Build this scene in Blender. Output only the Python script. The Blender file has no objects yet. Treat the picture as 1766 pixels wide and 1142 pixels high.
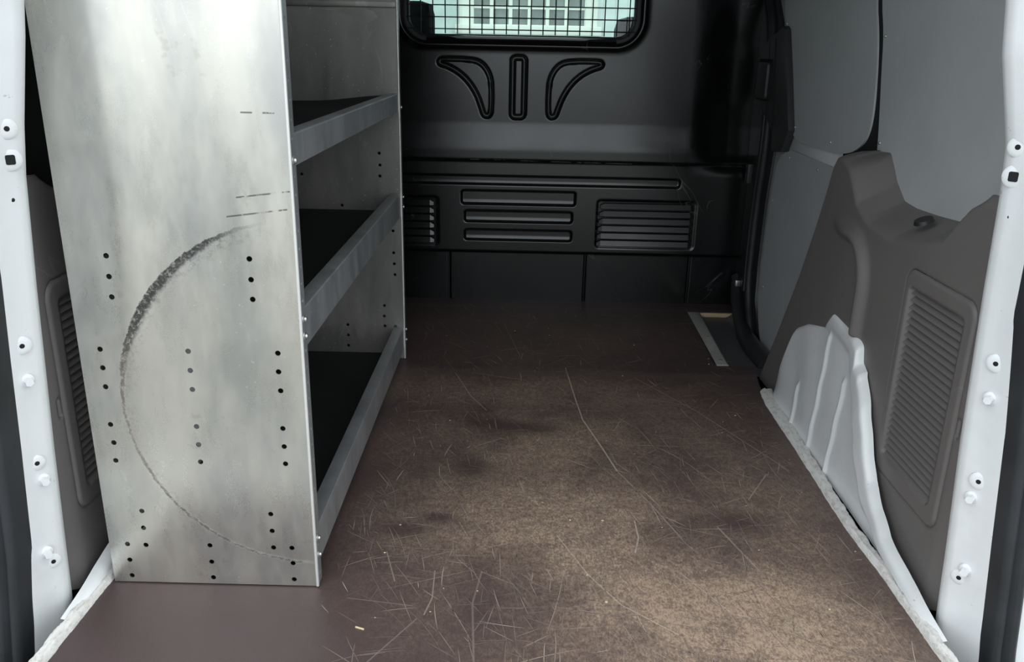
import bpy, bmesh, math, random
import numpy as np
from mathutils import Vector, Matrix
random.seed(4)
S = bpy.context.scene
COL = S.collection
# ------------------------------------------------------------------ camera
cd = bpy.data.cameras.new('camera'); cam = bpy.data.objects.new('camera', cd); COL.objects.link(cam)
cd.sensor_width = 36; cd.lens = 36 * 1450 / 1766; cd.clip_start = .02; cd.clip_end = 200
EYE = .80
cam.matrix_world = (Matrix.Translation((0, 0, EYE)) @ Matrix.Rotation(math.radians(.454), 4, 'Z')
                    @ Matrix.Rotation(math.radians(90 - 18.79), 4, 'X') @ Matrix.Rotation(.02, 4, 'Z'))
S.camera = cam
# ------------------------------------------------------------------ world: overcast sky
w = bpy.data.worlds.new('overcast'); S.world = w; w.use_nodes = True
wn, wl = w.node_tree.nodes, w.node_tree.links
bg = wn['Background']; tc = wn.new('ShaderNodeTexCoord'); sx = wn.new('ShaderNodeSeparateXYZ')
rp = wn.new('ShaderNodeValToRGB')
wl.new(tc.outputs['Generated'], sx.inputs[0]); wl.new(sx.outputs['Z'], rp.inputs[0]); wl.new(rp.outputs[0], bg.inputs[0])
rp.color_ramp.elements[0].position = 0; rp.color_ramp.elements[0].color = (.66, .72, .76, 1)
rp.color_ramp.elements[1].position = .8; rp.color_ramp.elements[1].color = (.93, .98, 1.0, 1)
bg.inputs[1].default_value = 2.5
S.view_settings.view_transform = 'Standard'; S.view_settings.look = 'None'
S.view_settings.gamma = 1; S.view_settings.use_curve_mapping = False
S.view_settings.exposure = 0.0

# ------------------------------------------------------------------ material helpers
class NT:
    def __init__(s, name):
        s.m = bpy.data.materials.new(name); s.m.use_nodes = True
        s.n, s.l = s.m.node_tree.nodes, s.m.node_tree.links
        s.b = s.n['Principled BSDF']
        s.tc = s.n.new('ShaderNodeTexCoord'); s.g = s.n.new('ShaderNodeNewGeometry')
        s.pos = s.g.outputs['Position']
    def set(s, sock, v):
        if hasattr(v, 'type') and hasattr(v, 'node'): s.l.new(v, sock)
        elif isinstance(v, tuple) and len(v) == 3 and sock.type == 'RGBA': sock.default_value = (*v, 1)
        else: sock.default_value = v
    def p(s, **k):
        for a, v in k.items():
            nm = {'col': 'Base Color', 'rough': 'Roughness', 'metal': 'Metallic', 'spec': 'Specular IOR Level', 'coat': 'Coat Weight', 'aniso': 'Anisotropic',
                  'coatr': 'Coat Roughness', 'em': 'Emission Color', 'ems': 'Emission Strength'}[a]
            s.set(s.b.inputs[nm], v)
        return s
    def math(s, op, a, b=0., c=0.):
        n = s.n.new('ShaderNodeMath'); n.operation = op
        for i, v in enumerate((a, b, c)): s.set(n.inputs[i], v)
        return n.outputs[0]
    def map(s, scale=(1, 1, 1), rot=(0, 0, 0), loc=(0, 0, 0), vec=None):
        n = s.n.new('ShaderNodeMapping'); s.l.new(vec or s.pos, n.inputs[0])
        n.inputs[1].default_value = loc; n.inputs[2].default_value = rot; n.inputs[3].default_value = scale
        return n.outputs[0]
    def noise(s, scale, detail=3, rough=.6, vec=None, dist=0., col=False):
        n = s.n.new('ShaderNodeTexNoise'); s.l.new(vec or s.pos, n.inputs['Vector'])
        n.inputs['Scale'].default_value = scale; n.inputs['Detail'].default_value = detail
        n.inputs['Roughness'].default_value = rough; n.inputs['Distortion'].default_value = dist
        return n.outputs[1 if col else 0]
    def ramp(s, x, a, b, lo=0., hi=1.):
        n = s.n.new('ShaderNodeMapRange'); n.interpolation_type = 'SMOOTHSTEP'; s.set(n.inputs[0], x)
        for i, v in enumerate((a, b, lo, hi)): s.set(n.inputs[1 + i], v)
        return n.outputs[0]
    def mix(s, f, a, b, mode='MIX'):
        n = s.n.new('ShaderNodeMix'); n.data_type = 'RGBA'; n.blend_type = mode
        s.set(n.inputs[0], f); s.set(n.inputs[6], a); s.set(n.inputs[7], b)
        return n.outputs[2]
    def bump(s, h, strength=.3, dist=.001):
        n = s.n.new('ShaderNodeBump'); s.set(n.inputs['Height'], h)
        n.inputs['Strength'].default_value = strength; n.inputs['Distance'].default_value = dist
        s.l.new(n.outputs[0], s.b.inputs['Normal']); return s
    def xyz(s):
        n = s.n.new('ShaderNodeSeparateXYZ'); s.l.new(s.pos, n.inputs[0]); return n.outputs
    def hair(s, scale, width, rot=0., stretch=6., dens=.5, seed=0., plane='xy'):
        """fine scratch lines: narrow iso-bands of a stretched noise, broken up by a second noise"""
        r = {'xy': (0, 0, rot), 'xz': (0, rot, 0), 'yz': (rot, 0, 0)}[plane]
        sc = {'xy': (scale, scale / stretch, scale), 'xz': (scale, scale, scale / stretch), 'yz': (scale, scale / stretch, scale)}[plane]
        q = s.map(rot=r, loc=(seed, seed * .7, seed * .3)); q = s.map(scale=sc, vec=q)
        a = s.noise(1, 2, .5, q)
        l = s.math('SUBTRACT', 1, s.ramp(s.math('ABSOLUTE', s.math('SUBTRACT', a, .5)), 0., width))
        k = s.ramp(s.noise(1.7 * scale / 3, 1, .5, s.map(loc=(seed + 9, 3, 1))), dens, dens + .08)
        return s.math('MULTIPLY', l, k)
    def blob(s, c, r, pw=1.):
        """soft round wear patch at a place"""
        n = s.n.new('ShaderNodeVectorMath'); n.operation = 'DISTANCE'
        q = s.map(scale=(1 / r[0], 1 / r[1], 1), loc=(-c[0] / r[0], -c[1] / r[1], 0)); s.l.new(q, n.inputs[0])
        return s.ramp(n.outputs['Value'], 1., .15, 0., pw)
    def seg(s, pts, wd, axes='XY'):
        """one drawn scratch: distance to a polyline, in the plane of two axes"""
        o = s.xyz(); px, py = o[axes[0]], o[axes[1]]; out = None
        for (ax, ay), (bx, by) in zip(pts, pts[1:]):
            dx, dy = bx - ax, by - ay; L2 = dx * dx + dy * dy
            u = s.math('SUBTRACT', px, ax); v = s.math('SUBTRACT', py, ay)
            t = s.math('ADD', s.math('MULTIPLY', u, dx / L2), s.math('MULTIPLY', v, dy / L2))
            t = s.math('MINIMUM', s.math('MAXIMUM', t, 0.), 1.)
            a = s.math('SUBTRACT', u, s.math('MULTIPLY', t, dx)); b = s.math('SUBTRACT', v, s.math('MULTIPLY', t, dy))
            d = s.math('SQRT', s.math('ADD', s.math('MULTIPLY', a, a), s.math('MULTIPLY', b, b)))
            m = s.ramp(d, wd, wd * .3); out = m if out is None else s.math('MAXIMUM', out, m)
        return out

def simple(name, col, rough=.5, metal=0., spec=.5, var=.0, grain=0., **k):
    t = NT(name)
    if var:
        f = t.noise(6, 4, .6); c2 = tuple(max(0, c * (1 - var)) for c in col)
        t.p(col=t.mix(t.ramp(f, .35, .65), col, c2))
    else: t.p(col=col)
    t.p(rough=rough, metal=metal, spec=spec, **k)
    if grain: t.bump(t.noise(grain, 2, .6), .25, .0004)
    return t.m

# white body paint
t = NT('white_paint'); f = t.noise(9, 5, .65)
sc = 0.
chips = t.ramp(t.noise(90, 3, .7), .70, .73)
c = t.mix(t.ramp(f, .4, .75), (.82, .84, .855), (.76, .775, .785))
c = t.mix(t.math('MULTIPLY', chips, .5), c, (.33, .32, .30))
t.p(col=c, rough=.32, coat=.3, coatr=.15); M_WHITE = t.m
# scuffed sealant strip along the floor edge
t = NT('dirty_sill'); f = t.noise(110, 5, .75, t.map(scale=(1, .45, 1)))
t.p(col=t.mix(t.ramp(f, .46, .66), (.75, .74, .72), (.55, .52, .49)), rough=.6); t.bump(t.noise(70, 4, .7), .7, .003); M_SILL = t.m
# dark grey moulded plastic
t = NT('grey_plastic'); f = t.noise(4, 4, .6)
sc = t.math('MAXIMUM', t.hair(9, .008, .9, 4, .58, 1., 'yz'), t.ramp(t.noise(55, 4, .75), .70, .76))
c = t.mix(f, (.185, .171, .165), (.152, .141, .138)); c = t.mix(t.math('MULTIPLY', sc, .4), c, (.25, .25, .25))
t.p(col=c, rough=.52, spec=.4); t.bump(t.noise(900, 2, .6), .25, .0003); M_TRIM = t.m
M_TRIMD = simple('dark_plastic', (.022, .022, .024), .45, var=.2)
M_LINING = simple('grey_lining', (.54, .56, .57), .36, var=.06, grain=700)
M_HANDLE = simple('charcoal_plastic', (.042, .040, .043), .5, grain=900)
M_RUBBER = simple('black_rubber', (.028, .031, .035), .55, var=.4, grain=300)
M_BLACK = simple('black_void', (.006, .006, .007), .8)
# black painted steel bulkhead
t = NT('bulkhead_paint'); f = t.noise(5, 5, .6); o = t.xyz()
sc = t.math('MAXIMUM', t.hair(10, .006, .5, 6, .60, 7., 'xz'), t.hair(16, .006, -.9, 6, .62, 3., 'xz'))
c = t.mix(t.ramp(f, .35, .7), (.0045, .005, .0045), (.0028, .0033, .0045))
arc = t.seg([(.10, .64), (.125, .56), (.16, .50), (.20, .45)], .010, 'XZ')
c = t.mix(t.math('MULTIPLY', arc, .5), c, (.004, .004, .004))
line = t.math('MULTIPLY', t.seg([(-.16, .462), (.34, .457)], .0018, 'XZ'), t.ramp(t.noise(30, 2), .42, .55))
band = t.math('MULTIPLY', t.ramp(o['Z'], .47, .5), t.ramp(o['Z'], .56, .53))
pits = t.math('MULTIPLY', t.ramp(t.noise(120, 3, .7), .64, .68), band)
c = t.mix(t.math('MAXIMUM', t.math('MULTIPLY', sc, .35), line), c, (.16, .15, .14)); c = t.mix(t.math('MULTIPLY', pits, .7), c, (.004, .004, .004))
t.p(col=c, rough=t.ramp(f, .3, .7, .19, .27), spec=.5, coat=.4, coatr=.2); M_BULK = t.m
# raw aluminium sheet with the black scuffed arc
def alu(name, arc, tint=(.79, .76, .69), dark=(.54, .54, .52), ax='xz', rough=(.24, .37)):
    t = NT(name); o = t.xyz()
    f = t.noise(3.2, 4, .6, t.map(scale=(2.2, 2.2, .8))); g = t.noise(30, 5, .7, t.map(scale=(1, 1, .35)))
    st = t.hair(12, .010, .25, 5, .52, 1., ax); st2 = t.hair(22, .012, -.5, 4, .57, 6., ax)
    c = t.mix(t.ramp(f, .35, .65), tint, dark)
    fleck = t.ramp(t.noise(160, 2, .6), .66, .70); zone = t.ramp(t.noise(5, 2, .5, t.map(loc=(3, 1, 2))), .5, .62)
    c = t.mix(t.math('MULTIPLY', t.math('MULTIPLY', fleck, zone), .6), c, (.92, .92, .90))
    stain = t.ramp(t.noise(16, 4, .7, t.map(loc=(7, 1, 5))), .64, .70)
    c = t.mix(t.math('MULTIPLY', stain, .25), c, (.42, .38, .30))
    c = t.mix(t.math('MULTIPLY', t.math('MAXIMUM', st, st2), .10), c, (.9, .9, .88))
    rg = t.ramp(g, .3, .7, *rough)
    if arc:
        cx, cz, R = -.300, .308, .262
        u = t.math('SUBTRACT', o['X'], cx); v = t.math('SUBTRACT', o['Z'], cz)
        d = t.math('SQRT', t.math('ADD', t.math('MULTIPLY', u, u), t.math('MULTIPLY', v, v)))
        ang = t.math('ARCTAN2', v, t.math('MULTIPLY', u, -1))       # 0 = left, + up
        inn = t.math('SUBTRACT', R + .004, d)
        wob = t.math('ADD', inn, t.math('MULTIPLY', t.math('SUBTRACT', t.noise(60, 4, .8), .5), .010))
        wid = t.math('ADD', .0048, t.math('MULTIPLY', t.ramp(t.math('ABSOLUTE', t.math('SUBTRACT', ang, .62)), .75, .05), .012))
        core = t.math('MULTIPLY', t.ramp(wob, -.001, .001), t.math('SUBTRACT', 1, t.ramp(t.math('DIVIDE', wob, wid), .6, 1.25)))
        ends = t.math('MULTIPLY', t.ramp(ang, 1.48, 1.1), t.ramp(ang, -1.60, -1.45))
        stg = t.ramp(t.math('ABSOLUTE', t.math('SUBTRACT', ang, .62)), 1.6, .1, .85, 1.0)
        brk = t.ramp(t.noise(150, 4, .8), .32, .52, .35, 1.)
        low = t.ramp(ang, .45, .15); brown = t.math('MULTIPLY', t.math('MULTIPLY', low, t.ramp(ang, -.75, -.45)), .8)
        a = t.math('MULTIPLY', t.math('MULTIPLY', core, ends), t.math('MULTIPLY', stg, brk))
        c = t.mix(t.math('MULTIPLY', a, .97), c, t.mix(brown, (.018, .017, .016), (.17, .14, .11)))
        dust = t.math('MULTIPLY', t.math('MULTIPLY', t.ramp(wob, .0, .004), t.ramp(wob, .034, .006)), t.math('MULTIPLY', ends, t.ramp(t.noise(130, 4, .8), .48, .62)))
        c = t.mix(t.math('MULTIPLY', dust, .5), c, t.mix(low, (.13, .12, .11), (.60, .54, .46)))
        t.p(metal=t.math('SUBTRACT', .92, t.math('MULTIPLY', a, .9)))
        for (x0, z0, x1, z1) in ((-.36, .712, -.318, .712), (-.375, .603, -.305, .612), (-.39, .577, -.31, .588)):
            sg = t.math('MULTIPLY', t.seg([(x0, z0), (x1, z1)], .0016, 'XZ'), t.ramp(t.noise(60, 3, .7), .42, .55))
            c = t.mix(t.math('MULTIPLY', sg, .8), c, (.10, .09, .08))
    else: t.p(metal=.72)
    t.p(col=c, rough=rg)
    hgt = t.math('MULTIPLY', t.math('ADD', t.noise(10, 3, .5), t.math('MULTIPLY', t.noise(200, 2), .05)), .0003)
    if arc:      # the sheet is slightly buckled along upright lines
        wv = t.math('MULTIPLY', t.math('SINE', t.math('ADD', t.math('MULTIPLY', o['X'], 34.), t.math('MULTIPLY', o['Z'], 2.))), .0020)
        wv = t.math('MULTIPLY', t.math('ADD', wv, t.math('MULTIPLY', t.math('SINE', t.math('ADD', t.math('MULTIPLY', o['X'], 71.), 2.)), .0006)), t.ramp(o['Z'], .05, .45, .15, 1.))
        hgt = t.math('ADD', hgt, t.math('ADD', wv, t.math('MULTIPLY', t.ramp(t.math('ADD', o['X'], t.math('MULTIPLY', o['Z'], .02)), -.575, -.475, 0., .010), t.ramp(o['Z'], .15, .55, .2, 1.))))
    t.bump(hgt, 1., 1.)
    return t.m
M_ALU = alu('aluminium_scuffed', True)
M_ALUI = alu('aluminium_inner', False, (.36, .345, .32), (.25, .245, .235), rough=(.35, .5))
M_ZINC = alu('zinc_lip', False, (.62, .64, .66), (.46, .48, .50), 'yz', rough=(.32, .48))
M_EDGE = simple('cut_edge', (.80, .80, .77), .4, .5)
M_BOLT = simple('zinc_bolt', (.72, .72, .70), .3, .9)
M_MAT = simple('black_mat', (.012, .012, .013), .75, var=.4)
M_PLYEDGE = simple('plywood_edge', (.55, .40, .24), .7, var=.2)
# phenolic-faced plywood floor
t = NT('plywood_floor'); o = t.xyz()
base = t.mix(t.noise(3, 3), (.060, .040, .041), (.078, .053, .053))
wear = 0.
for cx, cy, rx, ry, p in ((.10, 1.30, .42, .38, .75), (.32, 1.05, .40, .30, 1.), (.05, 1.62, .50, .40, .55), (.28, 1.85, .40, .25, .35), (-.16, 1.35, .22, .3, .45),
                          (.05, 2.30, .7, .5, .25), (.45, 1.35, .25, .5, .45), (.05, 1.9, .7, .25, .5), (.2, 1.4, .7, .8, .45)):
    b = t.blob((cx, cy), (rx, ry), p); wear = b if wear == 0. else t.math('MAXIMUM', wear, b)
n1 = t.noise(5, 5, .65, dist=.4); n2 = t.noise(30, 6, .8, t.map(scale=(1.0, 1.0, 1)), dist=.8); n3 = t.noise(230, 4, .8, t.map(scale=(1.3, .7, 1)))
wm = t.math('MULTIPLY', wear, t.ramp(n1, .25, .65, .35, 1.15)); wm = t.math('MULTIPLY', wm, t.ramp(n2, .25, .75, .65, 1.2))
for cx, cy, rx, ry in ((-.052, 1.71, .09, .05), (.03, 1.69, .12, .05), (-.09, 1.50, .06, .06), (-.14, 1.31, .05, .03), (-.19, 1.27, .07, .04), (.40, 1.32, .09, .06)):
    wm = t.math('MULTIPLY', wm, t.math('SUBTRACT', 1, t.math('MULTIPLY', t.blob((cx, cy), (rx, ry)), t.ramp(n2, .2, .55, .3, .8))))
n4 = t.noise(95, 4, .75, t.map(scale=(1.2, .8, 1), loc=(4, 2, 0)))
speck = t.math('MULTIPLY', t.ramp(n3, .36, .64, .55, 1.3), t.ramp(n4, .34, .64, .6, 1.25)); wm = t.math('MINIMUM', t.math('MULTIPLY', wm, speck), 1.)
weave = t.math('MULTIPLY', t.math('SINE', t.math('MULTIPLY', t.math('ADD', o['X'], o['Y']), 1500.)), t.math('SINE', t.math('MULTIPLY', t.math('SUBTRACT', o['X'], o['Y']), 1500.)))
c = t.mix(wm, base, (.42, .305, .22))
for pts, wd, st in (([(.126, 2.06), (.140, 1.86), (.150, 1.74), (.182, 1.60), (.203, 1.50)], .0022, .75), ([(.203, 1.50), (.25, 1.38), (.29, 1.26)], .0018, .4),
                    ([(.215, 1.315), (.215, 1.26), (.204, 1.215)], .0018, .7), ([(.075, 1.26), (.12, 1.15), (.165, 1.075), (.24, 1.01)], .0015, .6),
                    ([(-.042, 2.41), (.011, 2.116)], .002, .25), ([(.50, 1.50), (.44, 1.40)], .0018, .4), ([(-.16, 2.01), (-.11, 1.86), (-.07, 1.78)], .0018, .4),
                    ([(-.05, 1.15), (-.06, 1.07), (-.05, .93)], .0022, .2), ([(-.05, 1.15), (0., 1.12)], .0018, .2), ([(-.125, 1.15), (-.122, 1.08), (-.13, 1.04)], .0015, .4),
                    ([(-.14, 1.03), (-.2, .93)], .0015, .22), ([(-.25, 1.075), (-.15, 1.06)], .0016, .2), ([(-.21, 1.20), (-.185, 1.12)], .0015, .35),
                    ([(.30, 2.0), (.42, 1.80), (.55, 1.52)], .0018, .3), ([(.36, 1.3), (.40, 1.17)], .0022, .35), ([(.27, 1.16), (.33, 1.06), (.36, 1.05)], .0018, .4)):
    c = t.mix(t.math('MULTIPLY', t.seg(pts, wd), st), c, (.52, .44, .36))
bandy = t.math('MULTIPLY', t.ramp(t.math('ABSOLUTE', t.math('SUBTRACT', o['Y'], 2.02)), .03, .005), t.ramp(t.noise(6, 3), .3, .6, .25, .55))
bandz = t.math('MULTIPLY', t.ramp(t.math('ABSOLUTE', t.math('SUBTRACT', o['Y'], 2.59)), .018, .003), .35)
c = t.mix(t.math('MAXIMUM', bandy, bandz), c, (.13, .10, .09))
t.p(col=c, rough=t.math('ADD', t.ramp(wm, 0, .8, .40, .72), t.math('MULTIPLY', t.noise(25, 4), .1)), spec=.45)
t.bump(t.math('ADD', t.math('MULTIPLY', weave, .4), n3), .3, .0005); M_FLOOR = t.m

def glass(name, tint, fac=.08):
    m = bpy.data.materials.new(name); m.use_nodes = True; n, l = m.node_tree.nodes, m.node_tree.links; n.clear()
    o = n.new('ShaderNodeOutputMaterial'); mx = n.new('ShaderNodeMixShader'); tr = n.new('ShaderNodeBsdfTransparent'); gl = n.new('ShaderNodeBsdfGlossy')
    tr.inputs[0].default_value = (*tint, 1); gl.inputs['Roughness'].default_value = .02; mx.inputs[0].default_value = fac
    l.new(tr.outputs[0], mx.inputs[1]); l.new(gl.outputs[0], mx.inputs[2]); l.new(mx.outputs[0], o.inputs[0]); return m
M_GLASS = glass('tinted_glass', (.93, 1., .97), .04)
M_FABRIC = simple('seat_fabric', (.018, .019, .022), .85, grain=400)
M_RENDER = simple('pale_render', (.54, .62, .61), .9, var=.12)
M_FRAMEW = simple('white_window_frame', (.62, .64, .60), .5)
M_PANE = simple('grey_window_pane', (.15, .19, .18), .3, var=.4)
M_GROUND = simple('asphalt', (.22, .22, .21), .9, var=.3)
M_CAB = simple('cab_plastic', (.035, .035, .037), .6, var=.2)
M_ROOF = simple('roof_lining', (.28, .28, .28), .8)
M_SCR = [simple('scratch_faint', (.21, .165, .14), .7), simple('scratch_mid', (.32, .26, .21), .7), simple('scratch_pale', (.42, .35, .29), .7)]
M_STRAW = simple('wood_splinter', (.75, .62, .40), .7)

# ------------------------------------------------------------------ mesh helpers
def link(name, me, mat, parent=None, smooth=True):
    o = bpy.data.objects.new(name, me); COL.objects.link(o)
    if mat is not None and not me.materials: me.materials.append(mat)
    if smooth: me.polygons.foreach_set('use_smooth', [True] * len(me.polygons))
    if parent: o.parent = parent
    return o
def auto(o, ang=35):
    me = o.data; me.polygons.foreach_set('use_smooth', [True] * len(me.polygons)); me.set_sharp_from_angle(angle=math.radians(ang)); return o
def tag(o, label=None, cat=None, group=None, kind=None):
    for k, v in (('label', label), ('category', cat), ('group', group), ('kind', kind)):
        if v: o[k] = v
    return o
def empty(name, loc=(0, 0, 0), **k):
    o = bpy.data.objects.new(name, None); o.location = loc; o.empty_display_size = .1; COL.objects.link(o); return tag(o, **k)
def bm_obj(name, bm, mat, parent=None, ang=35):
    me = bpy.data.meshes.new(name); bmesh.ops.recalc_face_normals(bm, faces=bm.faces); bm.to_mesh(me); bm.free()
    o = link(name, me, mat); auto(o, ang)
    if parent:
        o.parent = parent; o.matrix_parent_inverse = Matrix.Translation(parent.location).inverted()
    return o
def box_bm(bm, a, b, bev=0.):
    r = bmesh.ops.create_cube(bm, size=1); vs = r['verts']
    for v in vs:
        v.co = Vector([(a[i] + b[i]) / 2 + v.co[i] * (b[i] - a[i]) for i in range(3)])
    if bev: bmesh.ops.bevel(bm, geom=list({e for v in vs for e in v.link_edges}), offset=bev, segments=2, affect='EDGES', profile=.6)
def box(name, a, b, mat, parent=None, bev=0.):
    bm = bmesh.new(); box_bm(bm, a, b, bev); return bm_obj(name, bm, mat, parent)
AX = {'x': lambda u, v, d: (d, u, v), 'y': lambda u, v, d: (u, d, v), 'z': lambda u, v, d: (u, v, d)}
def prism(name, pts, axis, d0, d1, mat, parent=None, bev=0., seg=2, holes=()):
    """flat outline (u,v) extruded along an axis between d0 and d1, with real holes"""
    bm = bmesh.new(); f = AX[axis]; es = []
    for loop in [pts] + list(holes):
        vs = [bm.verts.new(f(u, v, d0)) for u, v in loop]
        es += [bm.edges.new((vs[i], vs[(i + 1) % len(vs)])) for i in range(len(vs))]
    if holes: bmesh.ops.triangle_fill(bm, edges=es, use_beauty=True)
    else: bm.faces.new(bm.verts)
    g = bmesh.ops.extrude_face_region(bm, geom=bm.faces[:])
    dv = Vector(f(0, 0, d1 - d0))
    for v in g['geom']:
        if isinstance(v, bmesh.types.BMVert): v.co += dv
    if bev:
        i = 'xyz'.index(axis)
        ed = [e for e in bm.edges if abs(e.verts[0].co[i] - e.verts[1].co[i]) < 1e-6 and len(e.link_faces) == 2 and e.calc_face_angle(0) > .7]
        bmesh.ops.bevel(bm, geom=ed, offset=bev, segments=seg, affect='EDGES', profile=.5, clamp_overlap=True)
    return bm_obj(name, bm, mat, parent)
def rrect(u0, v0, u1, v1, r, n=6):
    out = []
    for cx, cy, a in ((u1 - r, v1 - r, 0), (u0 + r, v1 - r, 90), (u0 + r, v0 + r, 180), (u1 - r, v0 + r, 270)):
        for k in range(n + 1):
            t = math.radians(a + 90 * k / n); out.append((cx + r * math.cos(t), cy + r * math.sin(t)))
    return out
def circ(c, r, n=10): return [(c[0] + r * math.cos(2 * math.pi * k / n), c[1] + r * math.sin(2 * math.pi * k / n)) for k in range(n)]
def smoothline(p, it=3, closed=False):
    p = [Vector(q) for q in p]
    for _ in range(it):
        q = []; n = len(p)
        for i in range(n if closed else n - 1):
            a, b = p[i], p[(i + 1) % n]; q += [a * .75 + b * .25, a * .25 + b * .75]
        if not closed: q = [p[0]] + q[1:-1] + [p[-1]]
        p = q
    return [tuple(v) for v in p]
def tube(name, pts, r, mat, parent=None, n=10, flat=1., closed=False):
    """tube through 3D points"""
    P = [Vector(p) for p in pts]; V = []; F = []; m = len(P)
    up = Vector((1, 0, 0)) if abs((P[1] - P[0]).normalized().x) < .9 else Vector((0, 0, 1))
    for i, p in enumerate(P):
        a = P[(i - 1) % m] if (i > 0 or closed) else p; b = P[(i + 1) % m] if (i < m - 1 or closed) else p
        d = (b - a).normalized(); s1 = d.cross(up).normalized(); s2 = s1.cross(d)
        for k in range(n):
            t = 2 * math.pi * k / n; V.append(p + s1 * math.cos(t) * r + s2 * math.sin(t) * r * flat)
    for i in range(m if closed else m - 1):
        for k in range(n):
            j = (i + 1) % m; F.append((i * n + k, i * n + (k + 1) % n, j * n + (k + 1) % n, j * n + k))
    if not closed: F += [tuple(range(n))[::-1], tuple(range((m - 1) * n, m * n))]
    me = bpy.data.meshes.new(name); me.from_pydata(V, [], F); o = link(name, me, mat)
    if parent: o.parent = parent; o.matrix_parent_inverse = Matrix.Translation(parent.location).inverted()
    return auto(o, 50)
def disc(name, c, r, h, axis, mat, parent=None, n=14, dome=.4):
    """small round head (rivet, washer, screw) rising along axis from point c by h"""
    a = Vector(axis).normalized(); u = a.orthogonal().normalized(); v = a.cross(u); c = Vector(c)
    prof = [(1, 0), (1, .45), (.85, .8), (.5, 1 - dome * .1), (0, 1)]; V = []; F = []
    for q, z in prof[:-1]:
        for k in range(n):
            t = 2 * math.pi * k / n; V.append(c + (u * math.cos(t) + v * math.sin(t)) * r * q + a * h * z)
    V.append(c + a * h)
    for i in range(3):
        for k in range(n): F.append((i * n + k, i * n + (k + 1) % n, (i + 1) * n + (k + 1) % n, (i + 1) * n + k))
    for k in range(n): F.append((3 * n + k, 3 * n + (k + 1) % n, 4 * n))
    me = bpy.data.meshes.new(name); me.from_pydata(V, [], F); o = link(name, me, mat)
    if parent: o.parent = parent; o.matrix_parent_inverse = Matrix.Translation(parent.location).inverted()
    return auto(o, 45)
def interp(tab):
    tab = sorted(tab); a = np.array([p[0] for p in tab]); b = np.array([p[1] for p in tab])
    return lambda x: np.interp(x, a, b)
def sst(a, b, x):
    t = np.clip((x - a) / (b - a), 0, 1); return t * t * (3 - 2 * t)
def grid_mesh(name, P, mat, parent=None, keep=None, ang=50, flip=False):
    """P: (n, m, 3) array of points -> one quad sheet; keep: boolean mask of quads"""
    n, m, _ = P.shape; idx = np.arange(n * m).reshape(n, m)
    q = np.stack([idx[:-1, :-1], idx[1:, :-1], idx[1:, 1:], idx[:-1, 1:]], -1)
    q = q[keep] if keep is not None else q.reshape(-1, 4)
    if flip: q = q[:, ::-1]
    me = bpy.data.meshes.new(name); me.vertices.add(n * m); me.vertices.foreach_set('co', P.reshape(-1).astype(np.float32))
    me.loops.add(q.size); me.loops.foreach_set('vertex_index', q.reshape(-1).astype(np.int32))
    me.polygons.add(len(q)); me.polygons.foreach_set('loop_start', np.arange(0, q.size, 4, dtype=np.int32))
    me.update(calc_edges=True); me.validate()
    o = link(name, me, mat)
    if keep is not None:
        bm = bmesh.new(); bm.from_mesh(me); bmesh.ops.delete(bm, geom=[v for v in bm.verts if not v.link_faces], context='VERTS'); bm.to_mesh(me); bm.free()
    if parent: o.parent = parent; o.matrix_parent_inverse = Matrix.Translation(parent.location).inverted()
    return o
def sd_poly(X, Z, poly):
    """signed distance (positive inside) of grid points to a polygon"""
    d = np.full(X.shape, 1e9); ins = np.zeros(X.shape, bool); n = len(poly)
    for i in range(n):
        ax, az = poly[i]; bx, bz = poly[(i + 1) % n]; dx, dz = bx - ax, bz - az
        t = np.clip(((X - ax) * dx + (Z - az) * dz) / (dx * dx + dz * dz + 1e-12), 0, 1)
        d = np.minimum(d, np.hypot(X - ax - t * dx, Z - az - t * dz))
        cnd = (az > Z) != (bz > Z); xi = ax + (Z - az) * dx / (dz if abs(dz) > 1e-12 else 1e-12); ins ^= cnd & (X < xi)
    return np.where(ins, d, -d)
def sd_rr(X, Z, x0, z0, x1, z1, r):
    cx, cz = (x0 + x1) / 2, (z0 + z1) / 2; qx = np.abs(X - cx) - (x1 - x0) / 2 + r; qz = np.abs(Z - cz) - (z1 - z0) / 2 + r
    return -(np.hypot(np.maximum(qx, 0), np.maximum(qz, 0)) + np.minimum(np.maximum(qx, qz), 0) - r)
XC = -.0135                                     # centre line of the van
def mx(x): return 2 * XC - x

# ================================================================== STRUCTURE
STR = dict(kind='structure')
# ---- floor board
fl = [(-.625, .80), (.605, .80), (.600, 1.02), (.598, 1.16), (.590, 1.30), (.596, 1.60), (.598, 1.85), (.612, 1.98), (.630, 2.10), (.527, 2.105), (.542, 2.572),
      (.70, 2.578), (.70, 2.70), (-.72, 2.70), (-.72, 1.95), (-.625, 1.85)]
o = prism('floor', fl, 'z', -.014, 0, M_FLOOR); tag(o, 'worn dark brown plywood load floor with scratches', 'floor', **STR)
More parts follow.
